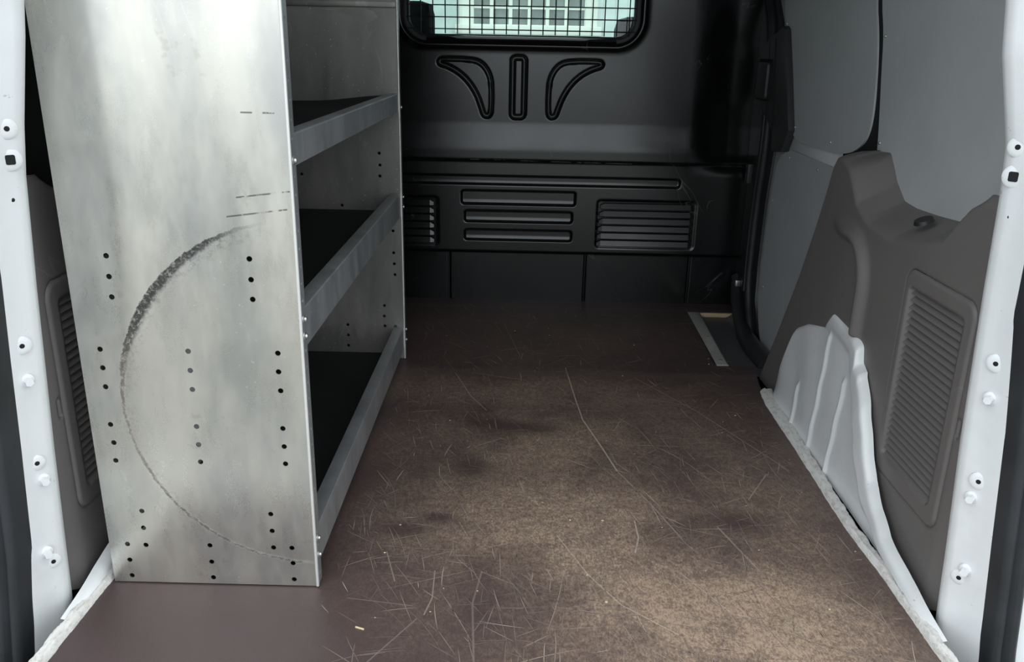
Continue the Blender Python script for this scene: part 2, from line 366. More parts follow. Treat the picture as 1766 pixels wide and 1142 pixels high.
# fine hairline scratches worn into the board
rs = random.Random(11); acc = [([], []) for _ in range(3)]
for i in range(1900):
    x = rs.uniform(-.28, .58); y = rs.uniform(.9, 2.6) if i % 3 else rs.uniform(.9, 1.7)
    if x < -.15 and y < 1.15 and rs.random() < .7: continue
    a = rs.choice([rs.gauss(2.05, .25), rs.gauss(1.75, .2), rs.uniform(0, math.pi), rs.gauss(.1, .3)]); L = rs.uniform(.015, .09) * (2.2 if rs.random() < .12 else 1)
    kx = rs.gauss(0, 2.0); wd = rs.uniform(.00022, .0006) * (1 + y * .25); m = rs.choices([0, 1, 2], [.62, .33, .05])[0]; V, F = acc[m]; b = len(V); n = 7
    for k in range(n):
        V += [(x - math.sin(a) * wd * math.sin(math.pi * (k + .4) / n), y + math.cos(a) * wd * math.sin(math.pi * (k + .4) / n), .0002), (x + math.sin(a) * wd * math.sin(math.pi * (k + .4) / n), y - math.cos(a) * wd * math.sin(math.pi * (k + .4) / n), .0002)]
        if k: F.append((b + 2 * k - 2, b + 2 * k - 1, b + 2 * k + 1, b + 2 * k))
        x += math.cos(a) * L / n; y += math.sin(a) * L / n; a += kx * L / n
        if not (-.29 < x < .585 and .82 < y < 2.64): break
for m in range(3):
    me = bpy.data.meshes.new('scratches'); me.from_pydata(acc[m][0], [], acc[m][1]); q = link('scratches', me, M_SCR[m], o, False); q['kind'] = 'stuff'
g = box('ground', (-30, -30, -.62), (30, 30, -.60), M_GROUND); tag(g, 'grey asphalt ground under the van', 'ground', **STR)

# ---- van outer shell that shuts out the sky
shell = empty('ceiling', (0, 0, 1.25), label='van roof over the load area', cat='ceiling', **STR)
box('roof_panel', (-.84, .93, 1.25), (.84, 4.05, 1.28), M_ROOF, shell)
wl_ = empty('wall_left', (-.8, 1.8, 0), label='left inner side of the van body in white paint', cat='wall', **STR)
wr_ = empty('wall_right', (.8, 1.8, 0), label='right inner side of the van body in white paint', cat='wall', **STR)
box('outer_skin', (-.86, 1.0, -.3), (-.84, 2.85, 1.27), M_WHITE, wl_)
box('outer_skin', (.84, 1.0, -.3), (.86, 2.85, 1.27), M_WHITE, wr_)
box('under_floor', (-.85, .92, -.20), (.85, 2.9, -.12), M_BLACK, wl_)
box('side_lining', (-.745, 1.12, .40), (-.735, 2.70, 1.2), M_MAT, wl_)

# ---- side body: wheel arch, sill, rear pillar, both sides
zlo_t = interp([(1.0, .005), (1.05, .012), (1.125, .022), (1.21, .041), (1.26, .065), (1.305, .096), (1.35, .15), (1.387, .202), (1.41, .225), (1.425, .240), (1.428, .247), (1.455, .254), (1.465, .285),
                (1.49, .295), (1.60, .302), (1.622, .302), (1.635, .290), (1.66, .262), (1.763, .232), (1.80, .215), (1.815, .208), (1.83, .192), (1.845, .165), (1.885, .065), (1.905, -.012), (2.1, -.02)])
ztop_t = interp([(1.0, .612), (1.06, .618), (1.13, .620), (1.19, .612), (1.22, .590), (1.27, .560), (1.33, .547), (1.42, .542), (1.50, .539), (1.555, .543), (1.60, .573), (1.625, .600), (1.646, .620),
                 (1.70, .614), (1.725, .609), (1.742, .590), (1.747, .580), (1.803, .454), (1.869, .321), (1.963, .164), (2.073, -.008)])
zedge_t = interp([(1.0, .61), (1.16, .612), (1.195, .598), (1.226, .570), (1.256, .538), (1.326, .517), (1.429, .499), (1.535, .506), (1.60, .530), (1.635, .565), (1.66, .59), (1.70, .606), (1.735, .605), (2.1, .7)])
zin = interp([(1.0, -.01), (1.209, .009), (1.322, .040), (1.383, .089), (1.427, .161), (1.475, .222), (1.50, .255), (1.56, .265), (1.636, .262), (1.66, .262), (2., .3)])
def side_body(sg, parent):
    fx = (lambda x: x) if sg > 0 else mx
    # wheel arch / inner body below the trim
    ys = np.arange(1.0, 1.96, .004); nz = 90; tt = np.linspace(0, 1, nz)
    zl = zlo_t(ys)[:, None] + .003; Y = np.repeat(ys[:, None], nz, 1); Z = 0 + (zl - 0) * tt[None, :]
    X = .616 + .018 * (Z / .3) + .006 * np.exp(-(zl - Z) / .004) * 3
    rib = 0
    for y0, z1, wd in ((1.730, .104, .0055), (1.613, .262, .0055), (1.503, .205, .0055)):
        rib = rib + np.exp(-((Y - y0) / wd) ** 2) * sst(z1 + .01, z1 - .01, Z)
    X = X - .0055 * rib
    zi = zin(ys)[:, None]; u = np.clip((Z - zi) / np.maximum(zl - zi, .004), -1, 1)
    rim = sst(-.15, .35, u) * sst(1.75, 1.35, Y); X = X - .014 * rim
    X = X + .0015 * np.sin(Y * 40 + Z * 30) * np.sin(Z * 45)
    X = X + .010 * sst(1.85, 1.93, Y)
    grid_mesh('wheel_arch', np.stack([fx(X), Y, Z], -1), M_WHITE, parent)
    # sill flange: rough sealant strip between board and arch
    ys = np.arange(.80, 1.93, .004); prof = [(-.012, -.012), (-.004, .004), (.0, .008), (.004, .010), (.009, .008), (.016, .010), (.022, .010), (.024, .004)]
    ex = interp([(p[1], p[0]) for p in fl[1:8]]); P = np.zeros((len(ys), len(prof), 3)); rng = np.random.default_rng(3)
    for j, (dx, dz) in enumerate(prof):
        jit = np.convolve(rng.normal(0, 1, len(ys) + 4), np.ones(5) / 5, 'valid') * .0016
        P[:, j, 0] = fx(ex(ys) + dx * np.interp(ys, [.9, 1.3, 1.9], [.6, .6, 1]) + jit); P[:, j, 1] = ys; P[:, j, 2] = dz + jit * .8
    grid_mesh('sill_flange', P, M_SILL, parent)
    # lower white ledge near the pillar foot
    # rear pillar
    if sg > 0:
        inn = [(.86, .530), (.80, .538), (.70, .563), (.64, .568), (.527, .572), (.323, .582), (.15, .594), (.047, .600), (0., .606), (-.12, .610)]
        out = [(.90, .618), (.70, .622), (.483, .628), (.325, .646), (.159, .661), (0, .676), (-.03, .680), (-.12, .69)]
    else:
        inn = [(.86, -.560), (.80, -.568), (.70, -.586), (.64, -.594), (.50, -.604), (.275, -.617), (.15, -.623), (.041, -.628), (0., -.636), (-.12, -.64)]
        out = [(.90, -.645), (.70, -.650), (.5, -.660), (.39, -.667), (.256, -.675), (.111, -.684), (-.07, -.706), (-.12, -.715)]
    fi, fo = interp(inn), interp(out)
    zs = np.linspace(1.05, -.12, 160); U = np.array([-.35, -.12, -.03, .0, .02, .06, .12, .3, .5, .7, .88, .95, 1.0, 1.02, 1.02])
    YO = np.array([.12, .06, .02, .006, .0, -.003, -.004, 0, 0, 0, 0, .002, .008, .02, .06])
    P = np.zeros((len(zs), len(U), 3))
    for j, u in enumerate(U):
        yb = 1.055 + (0.995 - 1.055) * np.clip(u, 0, 1); k = yb     # the edges were measured on the plane one metre ahead
        zq = EYE + (zs - EYE) / k
        xi = fi(zq) * k; xo = fo(zq) * k
        x = xi + (xo - xi) * max(u, 0)
        if u < 0 or u > 1.01: x = x * (yb + YO[j]) / yb * 1.002
        P[:, j, 0] = x; P[:, j, 1] = yb + YO[j]; P[:, j, 2] = zs
    pil = grid_mesh('rear_pillar', P, M_WHITE, parent)
    def on(px, pz, u):                     # point on the pillar face, from its place on the one-metre plane
        k = 1.055 - .06 * u; return Vector((px * k, k, EYE + (pz - EYE) * k))
    def un(px, pz): return (px - fi(pz)) / (fo(pz) - fi(pz))
    def nm(pz):
        return Vector((-.06 * sg, -abs(fo(pz) - fi(pz)), 0)).normalized()
    hol = ([(.575, .699, 1), (.604, .431, 1), (.615, .264, 1), (.617, .115, .9)] if sg > 0 else [(-.605, .696, 1), (-.633, .425, 1), (-.641, .258, .9), (-.643, .105, .9)])
    for x, z, s in hol:
        c = on(x, z, un(x, z)); n = nm(z)
        disc('dimple', c - n * .001, .0125 * s, .0035, n, M_WHITE, pil, 24)
        disc('bolt_hole', c + n * .0024, .0033, .0006, n, M_BLACK, pil, 12)
    x, z = (.577, .665) if sg > 0 else (-.607, .660)
    c = on(x, z, un(x, z)); n = nm(z); disc('dimple', c - n * .001, .0140, .0035, n, M_WHITE, pil, 24)
    q = prism('square_hole', rrect(-.0055, -.0060, .0055, .0060, .0022), 'y', -.0005, .0005, M_BLACK)
    q.matrix_world = Matrix.Translation(c + n * .0027) @ Vector((0, -1, 0)).rotation_difference(n).to_matrix().to_4x4(); q.parent = pil
    x, z = (.582, .617) if sg > 0 else (-.612, .612); c = on(x, z, un(x, z)); disc('bolt_hole', c, .0028, .0006, nm(z), M_BLACK, pil, 10)
    for x, z in ([(.606, .383), (.610, .240), (.624, .127)] if sg > 0 else [(-.634, .377), (-.636, .233), (-.650, .119)]):
        c = on(x, z, un(x, z)); n = nm(z); b = disc('bolt', c - n * .0005, .0095, .004, n, M_WHITE, pil, 18)
        bm = bmesh.new(); bmesh.ops.create_cone(bm, cap_ends=True, segments=6, radius1=.0062, radius2=.0056, depth=.009,
            matrix=Matrix.Translation(c + n * .0070) @ Vector((0, 0, 1)).rotation_difference(n).to_matrix().to_4x4())
        h = bm_obj('hex_head', bm, M_WHITE, ang=20); h.parent = b
    # black rubber seal outside the pillar
    zs = np.linspace(1.0, -.12, 90); prof = [(0., .03), (.002, -.006), (.008, -.013), (.015, -.012), (.018, -.004), (.021, -.003), (.024, -.012), (.031, -.014), (.038, -.008), (.040, .03)]
    P = np.zeros((len(zs), len(prof), 3)); k = .985; zq = EYE + (zs - EYE) / k; xo = fo(zq) * k
    for j, (dx, dy) in enumerate(prof):
        P[:, j, 0] = xo + sg * (dx + .001); P[:, j, 1] = k + dy; P[:, j, 2] = zs
    s_ = grid_mesh('door_seal', P, M_RUBBER)
    side = 'right' if sg > 0 else 'left'
    tag(s_, f'black ribbed rubber seal along the {side} rear door pillar', 'seal', 'rear door seals')
    # outer body beyond the seal
    P = np.zeros((len(zs), 4, 3))
    for j, (dx, dy) in enumerate([(.038, .0), (.050, -.002), (.075, .0), (.14, .04)]):
        P[:, j, 0] = xo + sg * dx; P[:, j, 1] = k + dy; P[:, j, 2] = zs
    grid_mesh('outer_flange', P, M_WHITE, parent)
side_body(1, wr_); side_body(-1, wl_)
# rear barn doors out of view, added open to be reflected in the end panel
for sg, n_ in ((-1, 2), (1, 3)):
    dr = empty('door_%d' % n_, (sg * .84, .93, 0), label='unseen open rear barn door, added for reflections, on the %s, white with grey lining' % ('left' if sg < 0 else 'right'), cat='door', **STR)
    m_ = Matrix.Translation((sg * .84, .90, 0)) @ Matrix.Rotation(sg * math.radians(58), 4, 'Z')
    for nm_, a_, b_, mt_ in (('door_shell', (.0, -.80, -.15), (.04, .0, 1.25), M_WHITE), ('door_lining', (-.012, -.74, -.05), (.0, -.10, .62), M_LINING), ('door_frame', (-.02, -.79, .64), (.0, -.03, .70), M_WHITE)):
        xa, xb = (a_[0], b_[0]) if sg > 0 else (-b_[0], -a_[0])
        q = box(nm_, (xa, a_[1], a_[2]), (xb, b_[1], b_[2]), mt_, None, .004); q.data.transform(m_); q.parent = dr; q.matrix_parent_inverse = Matrix.Translation(dr.location).inverted()
box('rear_sill', (-.80, .74, -.16), (.80, .80, -.006), M_WHITE, wr_, .01)

# ================================================================== BULKHEAD
wf = empty('wall_front', (0, 2.66, 0), label='black pressed steel bulkhead between load area and cab', cat='bulkhead', **STR)
xs = np.unique(np.concatenate([np.arange(-.80, -.40, .02), np.arange(-.40, .70, .003), np.arange(.70, .82, .02)]))
zs = np.unique(np.concatenate([np.arange(-.02, .96, .0028), np.arange(.96, 1.27, .02)]))
X, Z = np.meshgrid(xs, zs, indexing='ij')
Yb = 2.638 + .0105 * sst(.487, .578, Z) + .03 * sst(.172, .160, Z) + .007 * sst(.466, .452, Z)
Yb = Yb + .030 * sst(.50, .64, X) * sst(.42, .5, Z)
def chan(s, D, w0=.006, i0=None, i1=None, k=.75):
    d = sst(-.001, w0, s)
    if i0: d = d - k * sst(i0, i1, s)
    return D * d
ctr = (-.017)
Yb = Yb + chan(sd_rr(X, Z, ctr - .026, .583, ctr + .026, .773, .018), .014, .006, .012, .016, .8)
wing = [(-.266, .748), (-.258, .762), (-.245, .765), (-.150, .764), (-.118, .748), (-.097, .715), (-.091, .68), (-.091, .605), (-.098, .588), (-.112, .583), (-.128, .590), (-.135, .612), (-.148, .648), (-.170, .684),
        (-.20, .712), (-.235, .730), (-.258, .735)]
wing = smoothline(wing, 2, True)
c2 = -.0115
for poly in (wing, [(2 * c2 - a, b) for a, b in wing]):
    s = sd_poly(X, Z, poly); Yb = Yb + chan(s, .013, .007, .011, .015, .75)
def slot(x0, z0, x1, z1, D, tall):
    s = sd_rr(X, Z, x0, z0, x1, z1, .010)
    bar = np.clip((z0 + .004 + tall - Z) / tall, 0, 1) * sst(.001, .004, s)
    return D * sst(-.001, .004, s) - .22 * tall * bar
Yb = Yb + slot(-.60, .383, .497, .412, .010, .007)
for x0, z0, x1, z1 in ((-.190, .320, .172, .366), (-.180, .264, .164, .302), (-.180, .205, .164, .241)):
    Yb = Yb + slot(x0, z0, x1, z1, .012, .010)
for x0, x1 in ((.238, .556), (2 * c2 - .556, 2 * c2 - .238)):
    Yb = Yb + chan(sd_rr(X, Z, x0, .186, x1, .345, .014), .003, .006)
for x0 in (-.231, .213, .552): Yb = Yb + .006 * np.exp(-((X - x0) / .0022) ** 2) * (Z < .165)
# window opening
WX0, WX1, WZ0, WZ1 = -.352, .330, .818, 1.17
s = sd_rr(X, Z, WX0, WZ0, WX1, WZ1, .06)
Yb = Yb - .010 * np.exp(-((s + .020) / .010) ** 2)
q = s[:-1, :-1]; keep = ~((s[:-1, :-1] > 0.004) & (s[1:, 1:] > 0.004) & (s[1:, :-1] > .004) & (s[:-1, 1:] > .004))
grid_mesh('bulkhead_panel', np.stack([X, Yb, Z], -1), M_BULK, wf, keep)
def slat(name, x0, x1, zc, yb, mat, parent, h=.0195, d=.0040, pl=True):
    # triangular louvre blade with pointed ends: flat top lip towards the camera
    V = []; F = []
    for x, k in ((x0, 0.), (x0 + .012, 1.), (x1 - .012, 1.), (x1, 0.)):
        V += [(x, yb + .002, zc + h * .5 * (.3 + .7 * k)), (x, yb - d * k, zc - h * .30), (x, yb - d * k * .8, zc - h * .42), (x, yb + .002, zc - h * .45)]
    for i in range(3):
        for j in range(3): F.append((i * 4 + j, i * 4 + j + 1, i * 4 + j + 5, i * 4 + j + 4))
    F += [(0, 1, 2, 3), (12, 15, 14, 13)]
    me = bpy.data.meshes.new(name); me.from_pydata(V, [], F); o = link(name, me, mat)
    o.parent = parent; o.matrix_parent_inverse = Matrix.Translation(parent.location).inverted(); return auto(o, 5)
for k in range(6):
    zc = .3235 - .0238 * k
    slat('vent_slat', .250 - .0015 * k, .545, zc, 2.634, M_BULK, wf); slat('vent_slat', -.57, -.276, zc, 2.634, M_BULK, wf)
disc('screw', (.357, 2.655, .898), .005, .004, (0, -1, 0), M_BOLT, wf)
tube('hook', smoothline([(.600, 2.60, .080), (.608, 2.58, .100), (.622, 2.575, .118), (.642, 2.59, .128)], 2), .004, M_HANDLE, wf)
# window in the bulkhead
w1 = empty('window_1', (0, 2.65, .8), label='bulkhead window with rounded black rubber frame', cat='window', **STR)
ring = rrect(WX0 - .004, WZ0 - .004, WX1 + .004, WZ1, .062, 10)
tube('window_gasket', [(u, 2.655, v) for u, v in ring], .011, M_RUBBER, w1, 10, 1.3, True)
ring2 = rrect(WX0 - .018, WZ0 - .018, WX1 + .020, WZ1 + .02, .078, 10)
tube('window_frame', [(u, 2.652, v) for u, v in ring2], .0075, M_BULK, w1, 10, 1., True)
prism('pane', rrect(WX0, WZ0, WX1, WZ1, .06), 'y', 2.670, 2.674, M_GLASS, w1)
gr = empty('window_grille', (0, 2.63, .82), label='black wire mesh guard over the bulkhead window', cat='grille')
proto = {}
def wire(a, b, y=2.642):
    me_key = 'v' if abs(a[0] - b[0]) < 1e-6 else 'h'
    return tube('wire', [(a[0], y, a[1]), (b[0], y, b[1])], .0019, M_TRIMD, gr, 6)
k = 0; x = -.345
while x < .335:
    wire((x, .829 if -.33 < x < .31 else .86), (x, 1.16)); x += .0362
for k in range(10): wire((WX0, .842 + .0330 * k), (WX1, .842 + .0330 * k), 2.6455)
wire((-.31, .826), (.29, .826), 2.6455)

# ================================================================== CAB beyond the window
cab = empty('cab_shell', (0, 3.5, 0), label='dark cab interior shell beyond the bulkhead window', cat='cab', **STR)
for sg in (-1, 1):
    x0, x1 = sorted((sg * .80, sg * .84))
    box('door_card', (x0, 2.72, -.2), (x1, 4.6, .84), M_CAB, cab); box('pillar', (x0, 2.72, .84), (x1, 2.98, 1.27), M_CAB, cab)
    tube('windscreen_pillar', [(sg * .82, 4.30, .82), (sg * .74, 3.85, 1.27)], .04, M_CAB, cab)
box('cab_floor', (-.84, 2.9, -.2), (.84, 4.7, -.15), M_CAB, cab)
box('dashboard', (-.82, 3.95, -.15), (.82, 4.30, .838), M_CAB, cab, .05)
box('bonnet', (-.80, 4.30, .1), (.80, 5.0, .62), M_WHITE, cab, .06)
w2 = empty('window_2', (0, 4.3, .8), label='windscreen seen through the bulkhead window', cat='window', **STR)
me = bpy.data.meshes.new('pane'); me.from_pydata([(-.78, 4.29, .84), (.78, 4.29, .84), (.70, 3.86, 1.26), (-.70, 3.86, 1.26)], [], [(0, 1, 2, 3)])
o = link('pane', me, M_GLASS, smooth=False); o.parent = w2; o.matrix_parent_inverse = Matrix.Translation(w2.location).inverted()
def seat(x, top, wd, lab):
    r = empty('cab_seat', (x, 3.2, -.15), label=lab, cat='seat')
    box('seat_base', (x - .25, 3.2, -.15), (x + .25, 3.75, .30), M_FABRIC, r, .05)
    bm = bmesh.new(); box_bm(bm, (x - .25, 3.20, .2), (x + .25, 3.34, .80), .05); bm_obj('backrest', bm, M_FABRIC, r)
    for dx in (-.06, .06): tube('headrest_post', [(x + dx, 3.27, .76), (x + dx, 3.27, .86)], .007, M_BOLT, r)
    bm = bmesh.new(); box_bm(bm, (x - wd, 3.22, .78), (x + wd, 3.36, top), .045); bm_obj('headrest', bm, M_FABRIC, r, 60)
seat(-.46, .945, .125, 'left cab seat, its dark headrest behind the wire mesh'); seat(.47, .905, .14, 'right cab seat, its low dark headrest behind the wire mesh')

# ---- house front seen through the windscreen
hs = empty('house_front', (0, 9, -.6), label='pale rendered house front with white window, seen through windscreen', cat='building')
hp = [(-6, -.6), (6, -.6), (6, 5), (-6, 5)]
prism('wall', hp, 'y', 9.0, 9.2, M_RENDER, hs, holes=[[(-.64, .93), (.70, .93), (.70, 2.3), (-.64, 2.3)]])
wfr = prism('window_frame', [(-.66, .96), (.72, .96), (.72, 2.32), (-.66, 2.32)], 'y', 8.97, 9.06, M_FRAMEW, hs, holes=[[(-.525, .99), (.60, .99), (.60, 2.2), (-.525, 2.2)]])
for u0, u1 in ((-.525, -.34), (-.34, -.15), (-.15, .04), (.04, .22), (.22, .41), (.41, .60)):
    for v0, v1 in ((.99, 1.155), (1.155, 1.33), (1.33, 1.55), (1.55, 2.2)):
        o = box('pane', (u0 + .004, 9.035, v0 + .004), (u1 - .004, 9.045, v1 - .004), M_PANE); o.parent = wfr
for u in (-.34, -.15, .04, .22, .41): 
    o = box('glazing_bar', (u - .018, 9.0, .99), (u + .018, 9.05, 2.2), M_FRAMEW, hs)
for v in (1.155, 1.33, 1.55): box('glazing_bar', (-.525, 9.005, v - .013), (.60, 9.05, v + .013), M_FRAMEW, hs)
box('window_sill', (-.70, 8.90, .90), (.76, 9.08, .985), M_FRAMEW, hs, .01)

# ================================================================== SLIDING DOOR (right)
d1 = empty('door_1', (.72, 2.2, 0), label='white sliding side door seen from inside, closed', cat='door', **STR)
dw = [(2.561, .96), (2.472, .871), (2.42, .70), (2.410, .523), (2.434, .381), (2.437, .205), (2.425, .09), (2.36, .01), (2.238, -.04), (1.70, -.08), (1.70, 1.2), (2.7, 1.2)]
prism('door_panel', dw, 'x', .712, .75, M_WHITE, d1, .004)
hl = [(2.402, .862), (2.382, .854), (2.31, .73), (2.245, .603), (2.288, .544), (2.378, .533), (2.394, .587), (2.47, .617), (2.562, .649), (2.589, .680), (2.604, .735), (2.599, .794), (2.56, .815), (2.508, .838), (2.44, .850)]
hc = prism('handle_cover', hl, 'x', .688, .712, M_HANDLE, d1, .006)
prism('handle_recess', rrect(2.455, .662, 2.585, .776, .012), 'x', .684, .690, M_BLACK, d1, .002)
prism('pull_handle', rrect(2.462, .668, 2.560, .768, .010), 'x', .676, .692, M_HANDLE, d1, .004)
tube('cover_seam', [(.6875, 2.448, .83), (.6875, 2.41, .70), (.6875, 2.394, .59)], .0016, M_BLACK, d1, 6)
ds = [(2.561, .96), (2.472, .871), (2.42, .70), (2.412, .523), (2.436, .381), (2.440, .205), (2.428, .09), (2.365, .01), (2.24, -.035)]
sl = tube('door_seal', [(.698, a + .050, b) for a, b in smoothline(ds[:-1] + [(2.345, -.02)], 2)], .011, M_RUBBER, None, 10)
tag(sl, 'thick black rubber seal curving down the front edge of the sliding door', 'seal')
bp = [(2.90, 1.2), (2.85, .948), (2.738, .844), (2.71, .70), (2.703, .516), (2.732, .232), (2.69, .05), (2.645, -.02), (2.50, -.045), (2.36, -.065), (2.19, -.085), (2.20, -.04), (2.36, .01), (2.425, .09), (2.437, .205),
      (2.434, .381), (2.410, .523), (2.42, .70), (2.472, .871), (2.561, .96), (2.60, 1.2)]
prism('door_post', bp, 'x', .705, .76, M_TRIMD, wf, .006)
tube('post_rib', [(.700, a + .10, b) for a, b in smoothline(ds[:-2], 2)], .008, M_TRIMD, wf, 8)
tube('door_sill', smoothline([(.712, 2.66, .10), (.702, 2.60, .03), (.690, 2.50, .004), (.668, 2.36, -.002), (.660, 2.24, -.004), (.668, 2.12, -.006)], 2), .022, M_RUBBER, wf, 12)
box('door_rail', (.694, 2.68, .845), (.703, 2.725, .99), M_LINING, wf, .003)
box('door_latch', (.690, 2.655, .272), (.706, 2.675, .305), M_BOLT, wf, .003)
box('door_latch', (.690, 2.600, .082), (.706, 2.618, .102), M_BOLT, wf, .003)
box('latch_bracket', (.690, 2.60, .41), (.706, 2.63, .47), M_HANDLE, wf, .004)
# black gap strip between door and rear panel
box('gap_seal', (.7105, 1.60, .40), (.7118, 1.90, 1.2), M_BLACK, wr_)

def lining(name_lab, pts, x0, screws, grp='grey lining panels'):
    p = prism('lining_panel', pts, 'x', x0, x0 + .004, M_LINING); tag(p, name_lab, 'panel', grp)
    for a, b in screws: disc('screw', (x0, a, b), .0034, .0024, (-1, 0, 0), M_BOLT, p, 12)
    return p
up = smoothline([(2.52, 1.05), (2.469, .93), (2.40, .80), (2.344, .708), (2.300, .630), (2.262, .590), (2.194, .578), (1.95, .581), (1.86, .590), (1.808, .607), (1.770, .631), (1.757, .678), (1.774, .767), (1.798, .839), (1.832, .900), (1.86, 1.05)], 2)
lining('upper grey lining panel on the sliding door, rounded bottom corners', up, .706, [(2.425, .868), (2.245, .612), (1.975, .602)])
lo = smoothline([(2.250, .552), (2.330, .535), (2.362, .505), (2.384, .44), (2.396, .33), (2.402, .20), (2.392, .085), (2.338, .005), (2.290, -.03), (1.60, -.06), (1.60, .545), (1.90, .550)], 2)
lining('lower grey lining panel on the sliding door, below the white strip', lo, .706, [(2.262, .532), (2.035, .531), (2.37, .40), (2.36, .15), (2.19, .03)])
rl = smoothline([(1.83, 1.05), (1.803, .898), (1.768, .838), (1.751, .768), (1.727, .680), (1.716, .636), (1.705, .58), (1.66, .50), (1.0, .45), (1.0, 1.2), (1.84, 1.2)], 2)
lining('large pale grey lining panel behind the rear quarter trim', rl, .7065, [(1.755, .830), (1.705, .630)])
rl2 = [(-(.712 + .027), 0)]
# ---- step well by the door
M_TRAY = simple('tray_plastic', (.075, .08, .085), .45, grain=600)
st = empty('step_well', (.6, 2.3, -.05), label='recessed dark step tray beside the sliding door', cat='step', **STR)
xs = np.linspace(0, 1, 24); ys = np.linspace(2.06, 2.575, 30); U, Yg = np.meshgrid(xs, ys, indexing='ij')
Xg = .520 + .172 * U; Zg = -.0125 + .03 * sst(.80, 1.1, U)
grid_mesh('step_tray', np.stack([Xg, Yg, Zg], -1), M_TRAY, st)
box('plywood_edge', (.572, 2.568, -.0122), (.686, 2.575, .0012), M_PLYEDGE, st, .001)
box('step_riser', (.545, 2.576, -.05), (.70, 2.58, -.014), M_HANDLE, st)
me = bpy.data.meshes.new('t')
M_STRIP = simple('strip_aluminium', (.62, .62, .57), .5, .35, var=.3)
ts = empty('threshold_strip', (.54, 2.3, 0), label='aluminium edging strip with screws along the step cut-out', cat='strip')
prism('strip', [(.5305, 2.100), (.563, 2.102), (.577, 2.570), (.540, 2.572)], 'z', .0, .003, M_STRIP, ts, .001)
prism('strip_edge', [(.560, 2.102), (.563, 2.102), (.577, 2.570), (.574, 2.570)], 'z', -.016, .003, M_ALUI, ts)
for x, y in ((.548, 2.135), (.552, 2.33), (.558, 2.54)): disc('screw', (x, y, .003), .005, .002, (0, 0, 1), M_BOLT, ts)

# ================================================================== QUARTER TRIMS
def trim(sg, lab):
    fx = (lambda x: x) if sg > 0 else mx
    root = empty('quarter_trim', (fx(.64), 1.5, 0), label=lab, cat='trim panel', group='rear quarter trims')
    ys = np.unique(np.round(np.concatenate([np.arange(1.04, 1.10, .005), np.arange(1.10, 1.36, .0022), np.arange(1.36, 2.074, .0045)]), 5)); nz = 230
    tt = np.linspace(0, 1, nz); zt = ztop_t(ys)[:, None]; zl = np.minimum((zlo_t(ys) - .035 * sst(1.04, 1.12, ys) * sst(1.93, 1.80, ys))[:, None], zt)
    Y = np.repeat(ys[:, None], nz, 1); Z = zl + np.maximum(zt - zl, .0005) * tt[None, :]
    ze = np.minimum(zedge_t(ys)[:, None], zt); span = np.maximum(zt - ze, .012)
    led = sst(0, 1, (Z - ze + .012) / (span + .012)); deep = sst(1.15, 1.25, Y) * sst(1.80, 1.70, Y)
    Xt = .640 + .070 * led * (.15 + .85 * deep) * sst(1.76, 1.73, Y)
    # end curves in towards the pillar
    Xt = Xt + .010 * sst(1.115, 1.06, Y)
    # domed ridge over the wheel arch
    s = sd_rr(Y, Z, 1.505, -.2, 1.80, .470, .085)
    Xt = Xt - .016 * np.exp(-((s) / .013) ** 2) * sst(1.72, 1.60, Y) * sst(-.006, .002, Z - zlo_t(Y))
    Xt = Xt - .003 * sst(0, .03, s) * sst(1.78, 1.6, Y) * sst(-.006, .002, Z - zlo_t(Y))
    # louvre panel
    s = sd_rr(Y, Z, 1.122, .108, 1.345, .470, .026)
    Xt = Xt + .004 * np.exp(-((s) / .0022) ** 2) - .0025 * sst(0., .004, s)
    s2 = sd_rr(Y, Z, 1.148, .140, 1.328, .442, .008)
    Xt = Xt + .014 * sst(-.001, .002, s2)
    s3 = sd_rr(Y, Z, 1.109, .272, 1.117, .303, .0035); Xt = Xt + .02 * sst(-.001, .001, s3)
    # fillet at the front edge
    Xt = Xt + .016 * np.exp(-np.maximum(zt - Z, 0) / .006) * sst(1.74, 1.78, Y)
    P = np.stack([fx(Xt), Y, Z], -1)
    body = grid_mesh('trim_body', P, M_TRIM, root)
    m = body.modifiers.new('thick', 'SOLIDIFY'); m.thickness = .003; m.offset = -sg if sg > 0 else 1
    prism('louvre_backing', [(1.14, .13), (1.335, .13), (1.335, .45), (1.14, .45)], 'x', fx(.656), fx(.658), M_BLACK, root)
    n = 25; first = None
    for k in range(n):
        zc = .4345 - k * (.4345 - .1455) / (n - 1); y0, y1 = 1.149, 1.327
        if first is None:
            pr = [(.6385, -.0045), (.6405, -.0058), (.648, .0005), (.655, .0052), (.652, .0062), (.645, .0028)]   # blade section (x, dz)
            V = [(fx(x) - root.location.x, y - root.location.y, dz) for y in (y0, y1) for x, dz in pr]; q = len(pr)
            F = [(i, (i + 1) % q, q + (i + 1) % q, q + i) for i in range(q)] + [tuple(range(q)), tuple(range(q, 2 * q))[::-1]]
            me = bpy.data.meshes.new('slat'); me.from_pydata(V, [], F); o = link('slat', me, M_TRIM, root); auto(o, 30); first = o
        else:
            o = first.copy(); COL.objects.link(o); o.parent = root
        o.location = (0, 0, zc - root.location.z)
    # cap plug on the ledge
    bm = bmesh.new(); mt = Matrix.Translation((fx(.668), 1.388, .537)) @ Matrix.Rotation(sg * math.radians(-22), 4, 'Y') @ Matrix.Scale(1.0, 4)
    bmesh.ops.create_cone(bm, cap_ends=True, segments=24, radius1=.0165, radius2=.0145, depth=.006, matrix=mt)
    bm_obj('cap_plug', bm, M_TRIMD, root)
    disc('clip_slot', (fx(.6605), 1.113, .288), .006, .0006, (-sg, 0, 0), M_BLACK, root)
trim(1, 'right rear quarter trim of dark grey plastic with louvred vent'); trim(-1, 'left rear quarter trim half hidden behind the shelving unit')

